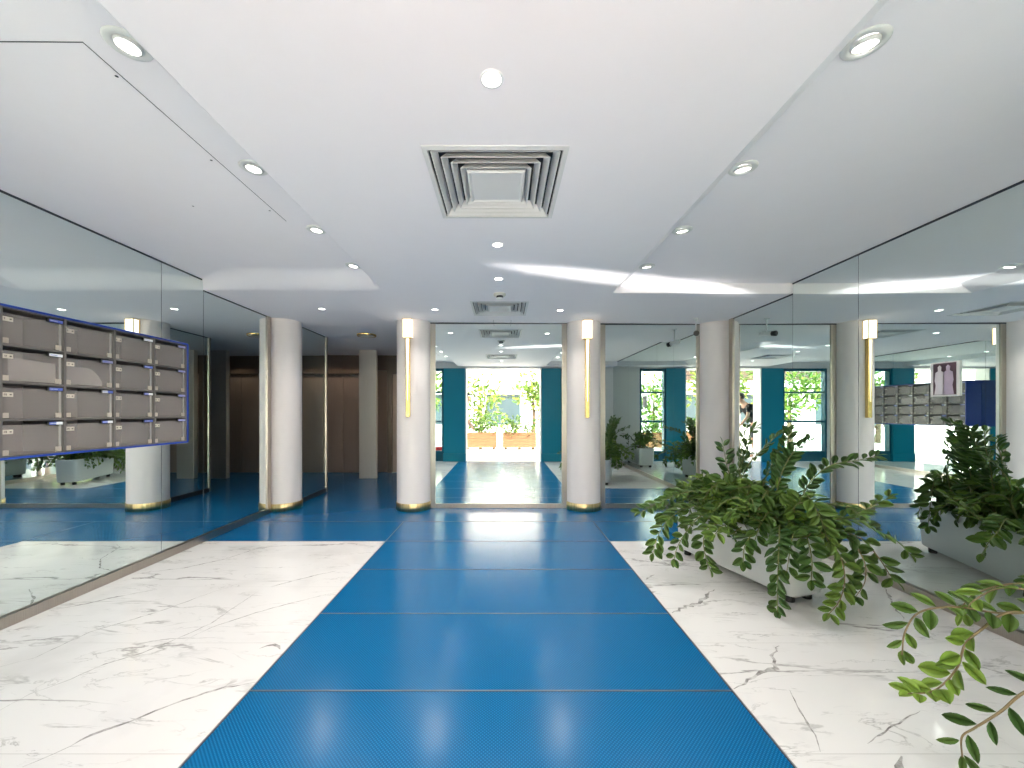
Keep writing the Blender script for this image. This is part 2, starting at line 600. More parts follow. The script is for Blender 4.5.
# ------------------------------------------------------------------ mirror walls
def side_wall(name, xf, sgn, panes, label):
    """sgn +1: the room lies towards +x of the wall"""
    bm = BM()
    xo = xf - sgn * 0.03
    xq = xf - sgn * 0.18
    box(bm, min(xo, xq), max(xo, xq), Y0, 5.3, 0, 2.72)
    w = struct(name, bm, M['wall'], None, label, 'wall')
    xi = xf - sgn * 0.028
    for (y0, y1, hi) in panes:
        z1 = (zhigh if hi else zlow)(xf) - 0.012
        bm = BM()
        box(bm, min(xi, xf), max(xi, xf), y0 + .002, y1 - .002, 0.068, z1)
        obj('mirror_panel', bm, M['mirror'], w)
    ye = panes[-1][1]
    ysp = max(p[1] for p in panes if p[2])
    bm = BM()
    xt = xf + sgn * 0.003
    for (a, b, f) in ((panes[0][0], ysp, zhigh), (ysp, ye, zlow)):
        box(bm, min(xo, xt), max(xo, xt), a, b, f(xf) - .013, f(xf) + .001)
    for (y0, y1, hi) in panes[:-1]:
        z1 = (zhigh if hi else zlow)(xf) - 0.012
        if y1 == ysp:
            z1 = zlow(xf) - 0.012
        box(bm, min(xo, xf - sgn * .001), max(xo, xf - sgn * .001), y1 - .0025, y1 + .0025, 0.066, z1)
    obj('dark_seal', bm, M['dark_line'], w)
    bm = BM()
    xr = xf + sgn * 0.02
    box(bm, min(xo, xr), max(xo, xr), panes[0][0], ye, 0.0, 0.066, 0, 0.003)
    obj('base_rail', bm, M['steel'], w)
    bm = BM()
    xr = xf + sgn * 0.012
    box(bm, min(xo, xr), max(xo, xr), ye, ye + .075, 0.0, zlow(xf))
    obj('edge_strip', bm, M['steel'], w)
    return w


side_wall('wall_left', XL, 1, [(Y0, 1.70, True), (1.70, 3.357, True), (3.357, YT - .012, True), (YT - .012, 4.85, False)],
          'left wall clad in tall mirror panels behind the letterboxes')
side_wall('wall_right', XR, -1, [(Y0, 1.45, True), (1.45, 3.12, True), (3.12, YT - .012, True), (YT - .012, 4.815, False)],
          'right wall clad in tall mirror panels behind the plants')

# back wall with two mirrors
bm = BM()
box(bm, -1.16, XR + .15, YB + .03, 5.3, 0, 2.72)
wb = struct('wall_back', bm, M['wall'], None, 'back wall holding two framed mirrors between the white columns', 'wall')
for xa, xb in ((-0.945, 0.825), (1.245, 2.56)):
    z1 = zlow((xa + xb) / 2) - .012
    bm = BM()
    box(bm, xa + .07, xb - .07, YB, YB + .028, 0.06, z1)
    obj('mirror_panel', bm, M['mirror'], wb)
    bm = BM()
    box(bm, xa, xa + .07, YB - .012, YB + .03, 0, z1, 0, .004)
    box(bm, xb - .07, xb, YB - .012, YB + .03, 0, z1, 0, .004)
    box(bm, xa + .07, xb - .07, YB - .012, YB + .03, 0, .06, 0, .004)
    obj('mirror_frame', bm, M['steel'], wb)
    bm = BM()
    box(bm, xa, xb, YB - .014, YB + .03, z1, z1 + .016)
    obj('dark_seal', bm, M['dark_line'], wb)

# columns
RC = 0.215
YC = 5.17
for x, lab in ((-2.84, 'white round column half set into the end of the left mirror wall'),
               (-1.154, 'white round column left of the central mirror, carrying a lit sconce'),
               (1.034, 'white round column right of the central mirror, carrying a lit sconce'),
               (2.745, 'white round column half set into the end of the right mirror wall')):
    bm = BM()
    lathe(bm, [(RC, 0.0), (RC, zlow(x))], x, YC, 64)
    col = struct('column', bm, M['column'], None, lab, 'column')
    for p in col.data.polygons:
        p.use_smooth = True
    bm = BM()
    lathe(bm, [(RC + .001, 0.0), (RC + .007, 0.0), (RC + .007, 0.098), (RC + .001, 0.098)], x, YC, 120)
    for v in bm.verts:
        dd = Vector((v.co.x - x, v.co.y - YC, 0))
        if dd.length > RC + .005:
            a = math.atan2(dd.y, dd.x)
            dd *= 1 + .006 * math.sin(a * 19) + .005 * math.sin(a * 31 + 1)
            v.co = Vector((x + dd.x, YC + dd.y, v.co.z))
    obj('base_ring', bm, M['ring_brass'], col)

# vestibule and lift lobby behind the left opening
bm = BM()
box(bm, -3.05, -2.78, 5.3, 6.22, 0, 2.72)
box(bm, -5.3, -3.05, 6.05, 6.22, 0, 2.72)
wl = struct('wall_vestibule', bm, M['wall'], None, 'short mirrored wall just behind the leftmost column', 'wall')
bm = BM()
box(bm, -2.78, -2.752, 5.30, 6.2, .065, zlow(-2.75) - .012)
obj('mirror_panel', bm, M['mirror'], wl)
bm = BM()
box(bm, -2.78, -2.742, 5.30, 6.2, 0, .065)
box(bm, -2.78, -2.75, 5.30, 6.22, zlow(-2.75) - .012, zlow(-2.75))
obj('dark_seal', bm, M['dark_line'], wl)
bm = BM()
box(bm, -2.785, -2.74, 6.2, 6.24, 0, zlow(-2.75))
obj('edge_strip', bm, M['steel'], wl)

bm = BM()
box(bm, -1.14, -0.95, 5.3, 6.22, 0, 2.72)
box(bm, -0.95, 2.4, 6.05, 6.22, 0, 2.72)
wl = struct('wall_lobby', bm, M['wall'], None, 'short mirrored wall hidden behind the column left of the central mirror', 'wall')
bm = BM()
box(bm, -1.168, -1.14, 5.385, 6.2, .065, zlow(-1.1) - .012)
obj('mirror_panel', bm, M['mirror'], wl)
bm = BM()
box(bm, -1.178, -1.14, 5.385, 6.2, 0, .065)
box(bm, -1.17, -1.14, 5.385, 6.22, zlow(-1.1) - .012, zlow(-1.1))
obj('dark_seal', bm, M['dark_line'], wl)
bm = BM()
box(bm, -1.18, -1.135, 6.2, 6.24, 0, zlow(-1.1))
obj('edge_strip', bm, M['steel'], wl)

bm = BM()
box(bm, -5.3, 2.4, 8.3, 8.5, 0, 2.72)
box(bm, -5.3, -5.1, 6.22, 8.3, 0, 2.72)
box(bm, 2.2, 2.4, 6.22, 8.3, 0, 2.72)
box(bm, -5.1, 2.2, 8.2, 8.3, 2.1, 2.72, 1)
struct('wall_lobby_rear', bm, [M['lift'], M['lift_dark']], None, 'dark bronze steel wall around the lift doors at the back', 'wall')

LIFT = [(-3.86, -2.70, 'bronze steel lift doors left of the steel pillar in the lobby'),
        (-2.36, -1.30, 'bronze steel lift doors right of the steel pillar in the lobby'),
        (-0.95, 0.20, 'bronze steel lift doors furthest right in the lobby, seen in the left mirror')]
for xa, xb, lab in LIFT:
    t = thing('elevator_doors', lab, 'elevator doors', ((xa + xb) / 2, 8.2, 0), 'lift doors in the lobby')
    w = (xb - xa) / 2
    bm = BM()
    box(bm, -w, -w + .09, -.06, .1, 0, 2.1, 0, .004)
    box(bm, w - .09, w, -.06, .1, 0, 2.1, 0, .004)
    box(bm, -w + .09, w - .09, -.06, .1, 2.02, 2.1, 0, .004)
    obj('frame', bm, M['lift_dark'], t)
    for s in (-1, 1):
        bm = BM()
        box(bm, min(0.004 * s, (w - .095) * s), max(0.004 * s, (w - .095) * s), -.01, .03, .012, 2.015, 0, .003)
        obj('door_leaf', bm, M['lift'], t)
    bm = BM()
    box(bm, -w + .09, w - .09, -.06, .02, 0, .011)
    obj('threshold', bm, M['alu'], t)

for xa, xb, lab in ((-2.69, -2.37, 'brushed steel pillar between the lift doors'),
                    (-0.57, -0.22, 'brushed steel pillar of the lobby seen only in the left mirror')):
    bm = BM()
    box(bm, xa, xb, 7.46, 7.56, 0, zlow(xa), 0, .004)
    struct('pillar', bm, M['pillar'], None, lab, 'pillar')

t = thing('ceiling_lamp', 'round brass rimmed ceiling lamp in the dim lift lobby', 'lamp', (-2.05, 6.0, zlow(-2.05)))
bm = BM()
lathe(bm, [(0.0, -.028), (.10, -.028), (.115, -.02), (.115, 0)], 0, 0, 40)
obj('glass_cover', bm, mat('lamp_cover', (0.7, 0.66, 0.58), 0.4), t)
bm = BM()
lathe(bm, [(.116, -.022), (.135, -.026), (.14, -.015), (.14, 0)], 0, 0, 40)
obj('rim', bm, M['brass'], t)

# ------------------------------------------------------------------ entrance facade (mirrored in the room)
bm = BM()
ZC = 2.345
box(bm, -5.3, -2.62, 0.08, Y0, 0, 2.9)
box(bm, 2.1, 3.2, 0.08, Y0, 0, 2.9)
box(bm, -2.62, 2.1, 0.08, Y0, ZC, 2.9)
struct('wall_front', bm, M['wall'], None, 'white entrance wall around the teal doors, seen in the mirrors', 'wall')


def facade_bay(name, label, xa, xb, sol_a, sol_b):
    """teal glazed bay between xa and xb with a solid teal pier between sol_a and sol_b"""
    bm = BM()
    box(bm, sol_a, sol_b, 0.10, Y0 + .03, 0.0, ZC, 0, .004)
    box(bm, sol_a - .012, sol_b + .012, 0.09, Y0 + .05, 0.0, 0.2, 0, .006)
    o = struct(name, bm, M['teal'], None, label, 'door')
    ga, gb = (xa, sol_a) if abs(xa - sol_a) > abs(xb - sol_b) else (sol_b, xb)
    bm = BM()
    for x in (ga, gb - .05):
        box(bm, x, x + .05, .12, Y0, 0, ZC, 0, .003)
    for z0, z1 in ((0, .26), (.98, 1.03), (1.72, 1.76), (ZC - .07, ZC)):
        box(bm, ga + .05, gb - .05, .12, Y0 - .01, z0, z1, 0, .003)
    obj('window_frame', bm, M['teal_dark'], o)
    bm = BM()
    box(bm, ga + .05, gb - .05, .17, .18, .26, ZC - .07)
    obj('glass_pane', bm, M['glass'], o)
    return o


facade_bay('door_1', 'teal entrance pier with a glazed side light, left of the doorway', -2.62, -.96, -1.50, -.96)
facade_bay('door_2', 'teal entrance pier with a glazed side light, right of the doorway', .965, 2.1, .965, 1.44)
for x, nm, lab in ((-.945, 'trim_1', 'pale metal jamb post on the left side of the doorway'), (.95, 'trim_2', 'pale metal jamb post on the right side of the doorway')):
    bm = BM()
    box(bm, x - .014, x + .014, -.03, Y0 + .02, 0, 2.34, 0, .003)
    struct(nm, bm, M['white'], None, lab, 'jamb')

# ------------------------------------------------------------------ letterboxes
MX0, MXF = XL + .004, -2.600
MY0, MY1, MZ0, MZ1 = 1.148, 3.298, 0.988, 1.802
t = thing('mailbox_unit', 'wide bank of grey letterboxes in a cobalt blue case on the left mirror wall', 'mailboxes', (MX0, 2.19, MZ0))
off = Vector((MX0, 2.19, MZ0))


def put(bm):
    bmesh.ops.translate(bm, verts=bm.verts, vec=-off)
    return bm


TH = 0.012
bm = BM()
box(bm, MX0, MXF + .006, MY0, MY1, MZ1 - TH, MZ1, 0, .003)
box(bm, MX0, MXF + .006, MY0, MY1, MZ0, MZ0 + TH, 0, .003)
box(bm, MX0, MXF + .006, MY0, MY0 + TH, MZ0 + TH, MZ1 - TH)
box(bm, MX0, MXF + .006, MY1 - TH, MY1, MZ0 + TH, MZ1 - TH)
box(bm, MX0, MX0 + .01, MY0 + TH, MY1 - TH, MZ0 + TH, MZ1 - TH)
obj('case', put(bm), M['cobalt'], t)
NC, NR = 7, 4
cw = (MY1 - MY0 - 2 * TH) / NC
ch = (MZ1 - MZ0 - 2 * TH) / NR
bm = BM()
for i in range(NC + 1):
    y = MY0 + TH + i * cw
    box(bm, MX0 + .012, MXF, max(y - .006, MY0 + TH), min(y + .006, MY1 - TH), MZ0 + TH, MZ1 - TH)
for j in range(NR + 1):
    z = MZ0 + TH + j * ch
    box(bm, MX0 + .012, MXF - .004, MY0 + TH, MY1 - TH, max(z - .006, MZ0 + TH), min(z + .006, MZ1 - TH))
obj('divider', put(bm), M['carcass'], t)
bm = BM()
box(bm, MX0 + .012, MX0 + .02, MY0 + TH, MY1 - TH, MZ0 + TH, MZ1 - TH)
obj('back_lining', put(bm), M['cell'], t)
SEG = {'0': 'abcdef', '1': 'bc', '2': 'abged', '3': 'abgcd', '4': 'fgbc', '5': 'afgcd', '6': 'afgedc', '7': 'abc', '8': 'abcdefg', '9': 'abcdfg'}


def digits(bm, s, x, y, z, h, mi):
    w = h * .5
    k = h * .16
    for chx in s:
        for sg in SEG[chx]:
            a = {'a': (0, w, h - k, h), 'g': (0, w, h / 2 - k / 2, h / 2 + k / 2), 'd': (0, w, 0, k),
                 'f': (0, k, h / 2, h), 'e': (0, k, 0, h / 2), 'b': (w - k, w, h / 2, h), 'c': (w - k, w, 0, h / 2)}[sg]
            box(bm, x, x + .0008, y + a[0], y + a[1], z + a[2], z + a[3], mi)
        y += w * 1.5


TAGS = {(3, 0): 'b', (2, 0): 'w', (1, 0): 'b', (0, 0): 'bw', (2, 1): 'l', (1, 1): 'wb', (0, 1): 'bw', (3, 2): 'w', (2, 2): 'b',
        (1, 2): 'bw', (0, 2): 'b', (3, 3): 'l', (2, 3): 'l', (1, 3): 'l', (0, 3): 'l'}
tm = {'b': M['tag_blue'], 'w': M['tag_white'], 'l': M['tag_lilac']}
for i in range(NC):
    for j in range(NR):
        y0 = MY0 + TH + i * cw + .008
        y1 = y0 + cw - .016
        z0 = MZ0 + TH + j * ch + .007
        z1 = z0 + ch - .036
        lx = MXF - .022
        bm = BM()
        box(bm, lx, lx + .006, y0, y1 - .012, z0, z1, 0, .001)
        box(bm, lx, lx + .0065, y1 - .012, y1, z0, z1, 1)
        fl = obj('flap_door', put(bm), [M['flap'], M['flap_edge']], t)
        xx = lx + .0065
        bm = BM()
        zp = z1 - .042 - .006 * R.random()
        box(bm, xx, xx + .005, y0 + .004, y0 + .052, zp, zp + .024, 0, .001)
        bm2 = len(bm.verts)
        digits(bm, str((NR - 1 - j) * 8 + i + 1), xx + .005, y0 + .011, zp + .007, .010, 1)
        box(bm, xx + .005, xx + .009, y0 + .036, y0 + .042, zp + .009, zp + .015, 1)
        obj('lock_plate', put(bm), [M['plate'], M['ink']], fl)
        for ya in (y0 + .004, y1 - .032):
            bm = BM()
            box(bm, xx, xx + .006, ya, ya + .028, z0 + .002, z0 + .030, 0, .001)
            obj('hinge_clip', put(bm), M['clip'], fl)
        k = TAGS.get((j, i - (NC - 4)), R.choice(['b', 'l', 'w', None]) if i < NC - 4 else None)
        if k:
            bm = BM()
            box(bm, xx, xx + .012, y1 - .082, y1 - .001, z1 - .006, z1 + .016, 0, .001)
            half = (y1 - .073, y1 - .004)
            mid = half[0] + .035 if len(k) > 1 else half[1]
            box(bm, xx + .012, xx + .013, half[0], mid, z1 - .003, z1 + .013, 1)
            ms = [M['black'], tm[k[0]]]
            if len(k) > 1:
                box(bm, xx + .012, xx + .013, mid, half[1], z1 - .003, z1 + .013, 2)
                ms.append(tm[k[1]])
            for q in range(5):
                yy = half[0] + .006 + q * .0075
                box(bm, xx + .013, xx + .0134, yy, yy + .0045, z1 + .003, z1 + .007, len(ms))
            ms.append(M['tag_white'] if k[0] == 'b' else M['tag_blue'])
            obj('name_tag', put(bm), ms, fl)

for (i, j, lab, curl) in ((3, 2, 'white sheet of mail behind the flap second from top, near end of the blue case', 0.0),
                          (4, 2, 'curled pale leaflet behind the second flap from top, next to the sheet of mail', 0.05)):
    y0 = MY0 + TH + i * cw + (.05 if curl == 0 else .02)
    z0 = MZ0 + TH + j * ch + .012
    bm = BM()
    n = 10
    W, HH = .225, .125 if curl == 0 else .11
    rows = []
    for a in range(n + 1):
        u = a / n
        y = y0 + W * u
        zt_ = z0 + HH - (HH * .75 * max(0, u - .6) ** 2 / .16 if curl else .012 * u)
        zb = z0 + (.0 if not curl else .002)
        if curl and u > .9:
            zt_ = max(zt_, zb + .012)
        for d in (0,):
            rows.append([bm.verts.new((MXF - .027 - .006 * math.sin(u * PI) - dx, y, z)) for dx in (0, .0015) for z in (zb, zt_)])
    for a, b in zip(rows, rows[1:]):
        bm.faces.new((a[0], b[0], b[1], a[1]))
        bm.faces.new((a[2], a[3], b[3], b[2]))
        bm.faces.new((a[1], b[1], b[3], a[3]))
        bm.faces.new((a[0], a[2], b[2], b[0]))
    bm.faces.new((rows[0][0], rows[0][1], rows[0][3], rows[0][2]))
    bm.faces.new((rows[-1][0], rows[-1][2], rows[-1][3], rows[-1][1]))
    tag(obj('mail_sheet', bm, M['paper']), lab, 'mail')


# ------------------------------------------------------------------ downlights
def add_spot(x, y, z, power, angle=2.3, blend=.8, col=(1, .95, .88)):
    l = bpy.data.lights.new('spot_beam', 'SPOT')
    l.energy = power
    l.spot_size = angle
    l.spot_blend = blend
    l.color = col
    l.shadow_soft_size = 0.03
    o = bpy.data.objects.new('spot_beam', l)
    o.location = (x, y, z)
    C.objects.link(o)
    return o


def gimbal(loc, label, tilt):
    t = thing('downlight', label, 'downlight', loc, 'ceiling downlights')
    bm = BM()
    lathe(bm, [(.042, -.004), (.046, -.007), (.062, -.006), (.068, -.001), (.068, .0)], 0, 0, 40)
    lathe(bm, [(.042, -.004), (.040, .012)], 0, 0, 40)
    obj('trim_ring', bm, M['ring'], t)
    bm = BM()
    lathe(bm, [(.034, -.010), (.040, -.009), (.041, .004)], 0, 0, 36)
    o = obj('lamp_holder', bm, M['ring'], t)
    o.rotation_euler = tilt
    bm = BM()
    disc(bm, .034, -.009)
    l = obj('lens', bm, M['lens'], t)
    l.rotation_euler = tilt
    return t


def small_light(loc, label):
    t = thing('downlight', label, 'downlight', loc, 'ceiling downlights')
    bm = BM()
    lathe(bm, [(.032, -.003), (.035, -.005), (.040, -.004), (.041, .0)], 0, 0, 32)
    obj('trim_ring', bm, M['white'], t)
    bm = BM()
    disc(bm, .033, -.0035)
    obj('lens', bm, M['lens'], t)
    return t


rows = [(1.37, 'nearest'), (2.06, 'second nearest'), (2.755, 'third nearest'), (3.43, 'farthest')]
POW = 13.0
for y, nm in rows:
    gimbal((-1.285, y, zhigh(-1.285)), 'tilting round downlight in the left ceiling tray, %s of its row of four' % nm, (0, 0.10, 0))
    add_spot(-1.285, y, zhigh(-1.285) - .03, POW * 1.5 * min(1, y / 2.6))
    gimbal((1.222, y - .02, zhigh(1.222)), 'tilting round downlight in the right ceiling tray, %s of its row of four' % nm, (0.2, -0.12, 0))
    add_spot(1.222, y - .02, zhigh(1.222) - .03, POW * min(1, y / 3))
for x, y, lab in ((-.04, 1.383, 'small round downlight on the centre line in front of the large vent'),
                  (-.04, 2.75, 'small round downlight on the centre line just behind the large vent'),
                  (-.04, 3.45, 'small round downlight on the centre line before the smoke detector'),
                  (-.77, 4.5, 'small round downlight above and left of the central mirror'),
                  (.64, 4.5, 'small round downlight above and right of the central mirror'),
                  (-2.04, 4.5, 'small round downlight before the opening to the lift lobby')):
    small_light((x, y, zlow(x)), lab)
    add_spot(x, y, zlow(x) - .03, POW * (1.15 if y > 4 else .9 * min(1, (y / 3) ** 1.5)))

# ------------------------------------------------------------------ air vents
for (cx, cy, s), lab in zip(VENTS, ('large square white ceiling vent with nested louvres, nearest the camera',
                                    'square white ceiling vent with nested louvres close to the central mirror')):
    z = zlow(cx)
    t = thing('air_vent', lab, 'air vent', (cx, cy, z), 'ceiling vents')

    def ring(bm, so, zo, si, zi, mi=0):
        a = [bm.verts.new((x * so, y * so, zo)) for x, y in ((-1, -1), (1, -1), (1, 1), (-1, 1))]
        b = [bm.verts.new((x * si, y * si, zi)) for x, y in ((-1, -1), (1, -1), (1, 1), (-1, 1))]
        for k in range(4):
            f = bm.faces.new((a[k], a[(k + 1) % 4], b[(k + 1) % 4], b[k]))
            f.material_index = mi
    bm = BM()
    ring(bm, s + .012, -.003, s - .012, -.006)
    ring(bm, s + .012, .0, s + .012, -.003)
    ring(bm, s - .012, -.006, s - .012, .01)
    obj('outer_frame', bm, M['vent'], t)
    bm = BM()
    box(bm, -s, s, -s, s, .075, .08)
    ring(bm, s, 0, s, .075)
    obj('duct', bm, M['void'], t)
    for k in range(4):
        so = s - .022 - k * .040
        bm = BM()
        ring(bm, so, -.004, so - .022, .030)
        ring(bm, so - .004, -.004, so - .026, .030)
        ring(bm, so, -.004, so - .004, -.004)
        obj('louvre', bm, M['vent'], t)
    sp = s - .022 - 4 * .040 + .012
    bm = BM()
    box(bm, -sp, sp, -sp, sp, -.001, .006)
    ring(bm, sp, -.002, sp - .008, -.007)
    ring(bm, sp - .008, -.007, sp - .02, -.001)
    obj('centre_plate', bm, M['vent'], t)

t = thing('smoke_detector', 'round cream smoke detector with a dark dome on the ceiling', 'smoke detector', (-.035, 3.9, zlow(0)))
bm = BM()
lathe(bm, [(.06, 0), (.06, -.012), (.05, -.02), (.0, -.02)], 0, 0, 36)
obj('base', bm, mat('cream_plastic', (0.6, 0.58, 0.52), 0.5), t)
bm = BM()
lathe(bm, [(.034, -.02), (.034, -.04)], 0, 0, 30)
obj('sensor_grille', bm, M['black'], t)
bm = BM()
lathe(bm, [(.034, -.04), (.03, -.05), (.0, -.054)], 0, 0, 30)
obj('cap', bm, M['white'], t)

# security camera
cx, cy = 2.34, 4.86
t = thing('security_camera', 'white bullet security camera with a black hood hung by the right column', 'camera', (cx, cy, zlow(cx)))
bm = BM()
lathe(bm, [(0, -.012), (.03, -.012), (.034, -.004), (.034, 0)], 0, 0, 24)
obj('ceiling_mount', bm, M['white'], t)
bm = BM()
tube(bm, [(0, 0, -.01), (0, 0, -.15), (.01, .0, -.17)], .008, 10)
obj('stem', bm, M['white'], t)
d = Vector((-.45, -.86, -.12)).normalized()
bm = BM()
c0 = Vector((.01, 0, -.185))
tube(bm, [c0 - d * .07, c0 + d * .07], .027, 20)
obj('body', bm, M['white'], t)
bm = BM()
tube(bm, [c0 + d * .07, c0 + d * .12, c0 + d * .125], [.031, .033, .026], 20)
obj('hood', bm, M['black'], t)

# ------------------------------------------------------------------ sconces
for x, lab in ((-1.175, 'tall brass sconce glowing on the column left of the central mirror'),
               (1.034, 'tall brass sconce glowing on the column right of the central mirror')):
    yf = YC - math.sqrt(RC ** 2 - (x - (-1.154 if x < 0 else 1.034)) ** 2)
    t = thing('wall_sconce', lab, 'sconce', (x, yf, zlow(x) - .015), 'column sconces')
    bm = BM()
    box(bm, -.055, .055, -.075, .03, -.005, 0)
    box(bm, -.055, .055, -.075, .03, -.232, -.227)
    box(bm, -.055, .055, -.004, .03, -.227, -.005)
    for sx in (-1, 1):
        box(bm, min(sx * .055, sx * .050), max(sx * .055, sx * .050), -.079, -.071, -.227, -.005)
    obj('housing', bm, M['brass'], t)
    bm = BM()
    box(bm, -.053, .053, -.069, -.005, -.226, -.006)
    obj('side_diffuser', bm, M['diffuser'], t)
    bm = BM()
    box(bm, -.049, .049, -.077, -.0695, -.226, -.006, 0, .002)
    obj('front_diffuser', bm, M['diffuser'], t)
    bm = BM()
    box(bm, -.024, .024, -.045, .012, -1.20, -.233, 0, .003)
    obj('bar', bm, M['brass'], t)
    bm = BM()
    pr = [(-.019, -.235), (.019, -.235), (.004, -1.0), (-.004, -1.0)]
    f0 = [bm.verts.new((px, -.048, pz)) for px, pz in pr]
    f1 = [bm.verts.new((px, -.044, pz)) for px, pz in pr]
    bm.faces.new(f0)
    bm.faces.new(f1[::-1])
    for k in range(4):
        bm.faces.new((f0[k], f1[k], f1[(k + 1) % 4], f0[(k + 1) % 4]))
    obj('painted_bar_glow', bm, M['amber'], t)  # tapered glow painted over the brass bar, no lamp of its own


# ------------------------------------------------------------------ plants
def catmull(P, n):
    P = [Vector(p) for p in P]
    P = [P[0] * 2 - P[1]] + P + [P[-1] * 2 - P[-2]]
    out = []
    segs = len(P) - 3
    for s in range(segs):
        p0, p1, p2, p3 = P[s:s + 4]
        for k in range(n):
            t = k / n
            out.append(0.5 * ((2 * p1) + (p2 - p0) * t + (2 * p0 - 5 * p1 + 4 * p2 - p3) * t * t + (3 * p1 - p0 - 3 * p2 + p3) * t ** 3))
    out.append(P[-2])
    return out


def resample(pts, step):
    out, acc = [pts[0]], 0.0
    for a, b in zip(pts, pts[1:]):
        d = (b - a).length
        while acc + d >= step:
            f = (step - acc) / d
            a = a.lerp(b, f)
            d = (b - a).length
            out.append(a.copy())
            acc = 0.0
        acc += d
    return out


PROF = [(0, .0), (.12, .42), (.3, .86), (.5, 1.0), (.7, .86), (.88, .5), (1, .0)]


def leaf(bm, lay, base, D, N, L, W, tint, mi):
    D = D.normalized()
    S = D.cross(N).normalized()
    N = S.cross(D).normalized()
    mids, ls, rs = [], [], []
    for u, w in PROF:
        c = base + D * (L * u) + N * (-.16 * L * u * u)
        mids.append(bm.verts.new(c))
        if 0 < w:
            ls.append(bm.verts.new(c + S * (W * .5 * w) + N * (W * .14 * w)))
            rs.append(bm.verts.new(c - S * (W * .5 * w) + N * (W * .14 * w)))
    n = len(mids)
    fs = []
    for side in (ls, rs):
        fs.append(bm.faces.new((mids[0], mids[1], side[0])))
        for i in range(len(side) - 1):
            fs.append(bm.faces.new((mids[i + 1], mids[i + 2], side[i + 1], side[i])))
        fs.append(bm.faces.new((mids[n - 2], mids[n - 1], side[-1])))
    for f in fs:
        f.material_index = mi
        f.smooth = True
        for lp in f.loops:
            lp[lay] = (tint, tint, tint, 1)


def frond(name, pts, parent, inv, L=.068, W=.036, start=.25, step=.027, tint=(.1, .5), seed=0, brown=False, r0=.0055, flop=.5):
    rr = random.Random(seed)
    path = catmull(pts, 10)
    bm = BM()
    lay = bm.loops.layers.color.new('tint')
    k = len(path)
    tube(bm, path, [r0 * (1 - .62 * i / (k - 1)) for i in range(k)], 6, 0)
    S = resample(path, step)
    n = len(S)
    base_t = rr.uniform(*tint)
    roll = rr.uniform(-.6, .6)
    side = 1 if rr.random() < .5 else -1
    for i in range(int(n * start), n):
        p = S[i]
        T = (S[min(i + 1, n - 1)] - S[max(i - 1, 0)]).normalized()
        up = Vector((0, 0, 1))
        if abs(T.z) > .75:
            az = seed * 2.4
            up = Vector((math.cos(az), math.sin(az), .35))
            if T.z < 0:
                up = Vector((-.5 + .5 * math.cos(az), -.75 + .4 * math.sin(az), .3))
        N = (up - T * up.dot(T)).normalized()
        B = T.cross(N)
        N, B = N * math.cos(roll) + B * math.sin(roll), B * math.cos(roll) - N * math.sin(roll)
        prog = (i - n * start) / max(1, n * (1 - start))
        sz = (.72 + .42 * math.sin(PI * min(1, .2 + .68 * prog))) * rr.uniform(.8, 1.15)
        side = -side
        if rr.random() < .05:
            continue
        D = B * side * rr.uniform(.6, 1.0) + T * rr.uniform(.35, .95) + N * rr.uniform(-.15, .55)
        NN = (N - B * side * rr.uniform(-.1, .7) + Vector((rr.uniform(-1, 1), rr.uniform(-1, 1), rr.uniform(-.6, .8))) * flop).normalized()
        if abs(D.normalized().dot(NN)) > .93:
            NN = N
        tv = min(1, max(0, base_t + rr.uniform(-.14, .16) + .14 * prog))
        leaf(bm, lay, p + B * side * .004 + T * rr.uniform(-.006, .006), D, NN, L * sz, W * sz * rr.uniform(.88, 1.12), tv, 1)
    T = (S[-1] - S[-2]).normalized()
    N = (Vector((0, 0, 1)) - T * T.z)
    N = N.normalized() if N.length > .05 else Vector((-.6, -.75, .3))
    leaf(bm, lay, S[-1], T, N, L * .8, W * .8, min(1, base_t + .2), 1)
    bmesh.ops.transform(bm, matrix=inv, verts=bm.verts)
    return obj(name, bm, [M['brown_stem'] if brown else M['stem'], M['leaf']], parent)


def planter(label, px, py, hx, hy, rot, zt, zf=.05):
    t = thing('potted_plant', label, 'plant', (px, py, 0), 'planters by the right mirror')
    t.rotation_euler = (0, 0, rot)
    inv = (Matrix.Translation((px, py, 0)) @ Matrix.Rotation(rot, 4, 'Z')).inverted()
    bm = BM()
    rc, n = .045, 6

    def loop(dx, z):
        vs = []
        for qx, qy, a0 in ((1, 1, 0), (-1, 1, PI / 2), (-1, -1, PI), (1, -1, 1.5 * PI)):
            for k in range(n + 1):
                a = a0 + k / n * PI / 2
                vs.append(bm.verts.new((qx * (hx - rc - dx) + rc * math.cos(a), qy * (hy - rc - dx) + rc * math.sin(a), z)))
        return vs
    A = [loop(.022, zf), loop(.012, zf + .012), loop(.0, zt - .02), loop(.0, zt), loop(.02, zt), loop(.025, zt - .06)]
    for a, b in zip(A, A[1:]):
        m = len(a)
        for k in range(m):
            f = bm.faces.new((a[k], a[(k + 1) % m], b[(k + 1) % m], b[k]))
            f.smooth = True
    bm.faces.new(A[0][::-1])
    box_o = obj('planter_box', bm, M['planter'], t)
    bm = BM()
    bm.faces.new([bm.verts.new((qx * (hx - .03), qy * (hy - .03), zt - .045 + .01 * qx * qy)) for qx, qy in ((-1, -1), (1, -1), (1, 1), (-1, 1))])
    obj('soil', bm, M['soil'], t)
    for qx in (-1, 1):
        for qy in (-1, 1):
            bm = BM()
            lathe(bm, [(0, 0), (.028, 0), (.03, .008), (.026, zf + .002), (0, zf + .002)], qx * (hx - .07), qy * (hy - .08), 16)
            obj('foot', bm, M['black'], t)
    return t, inv


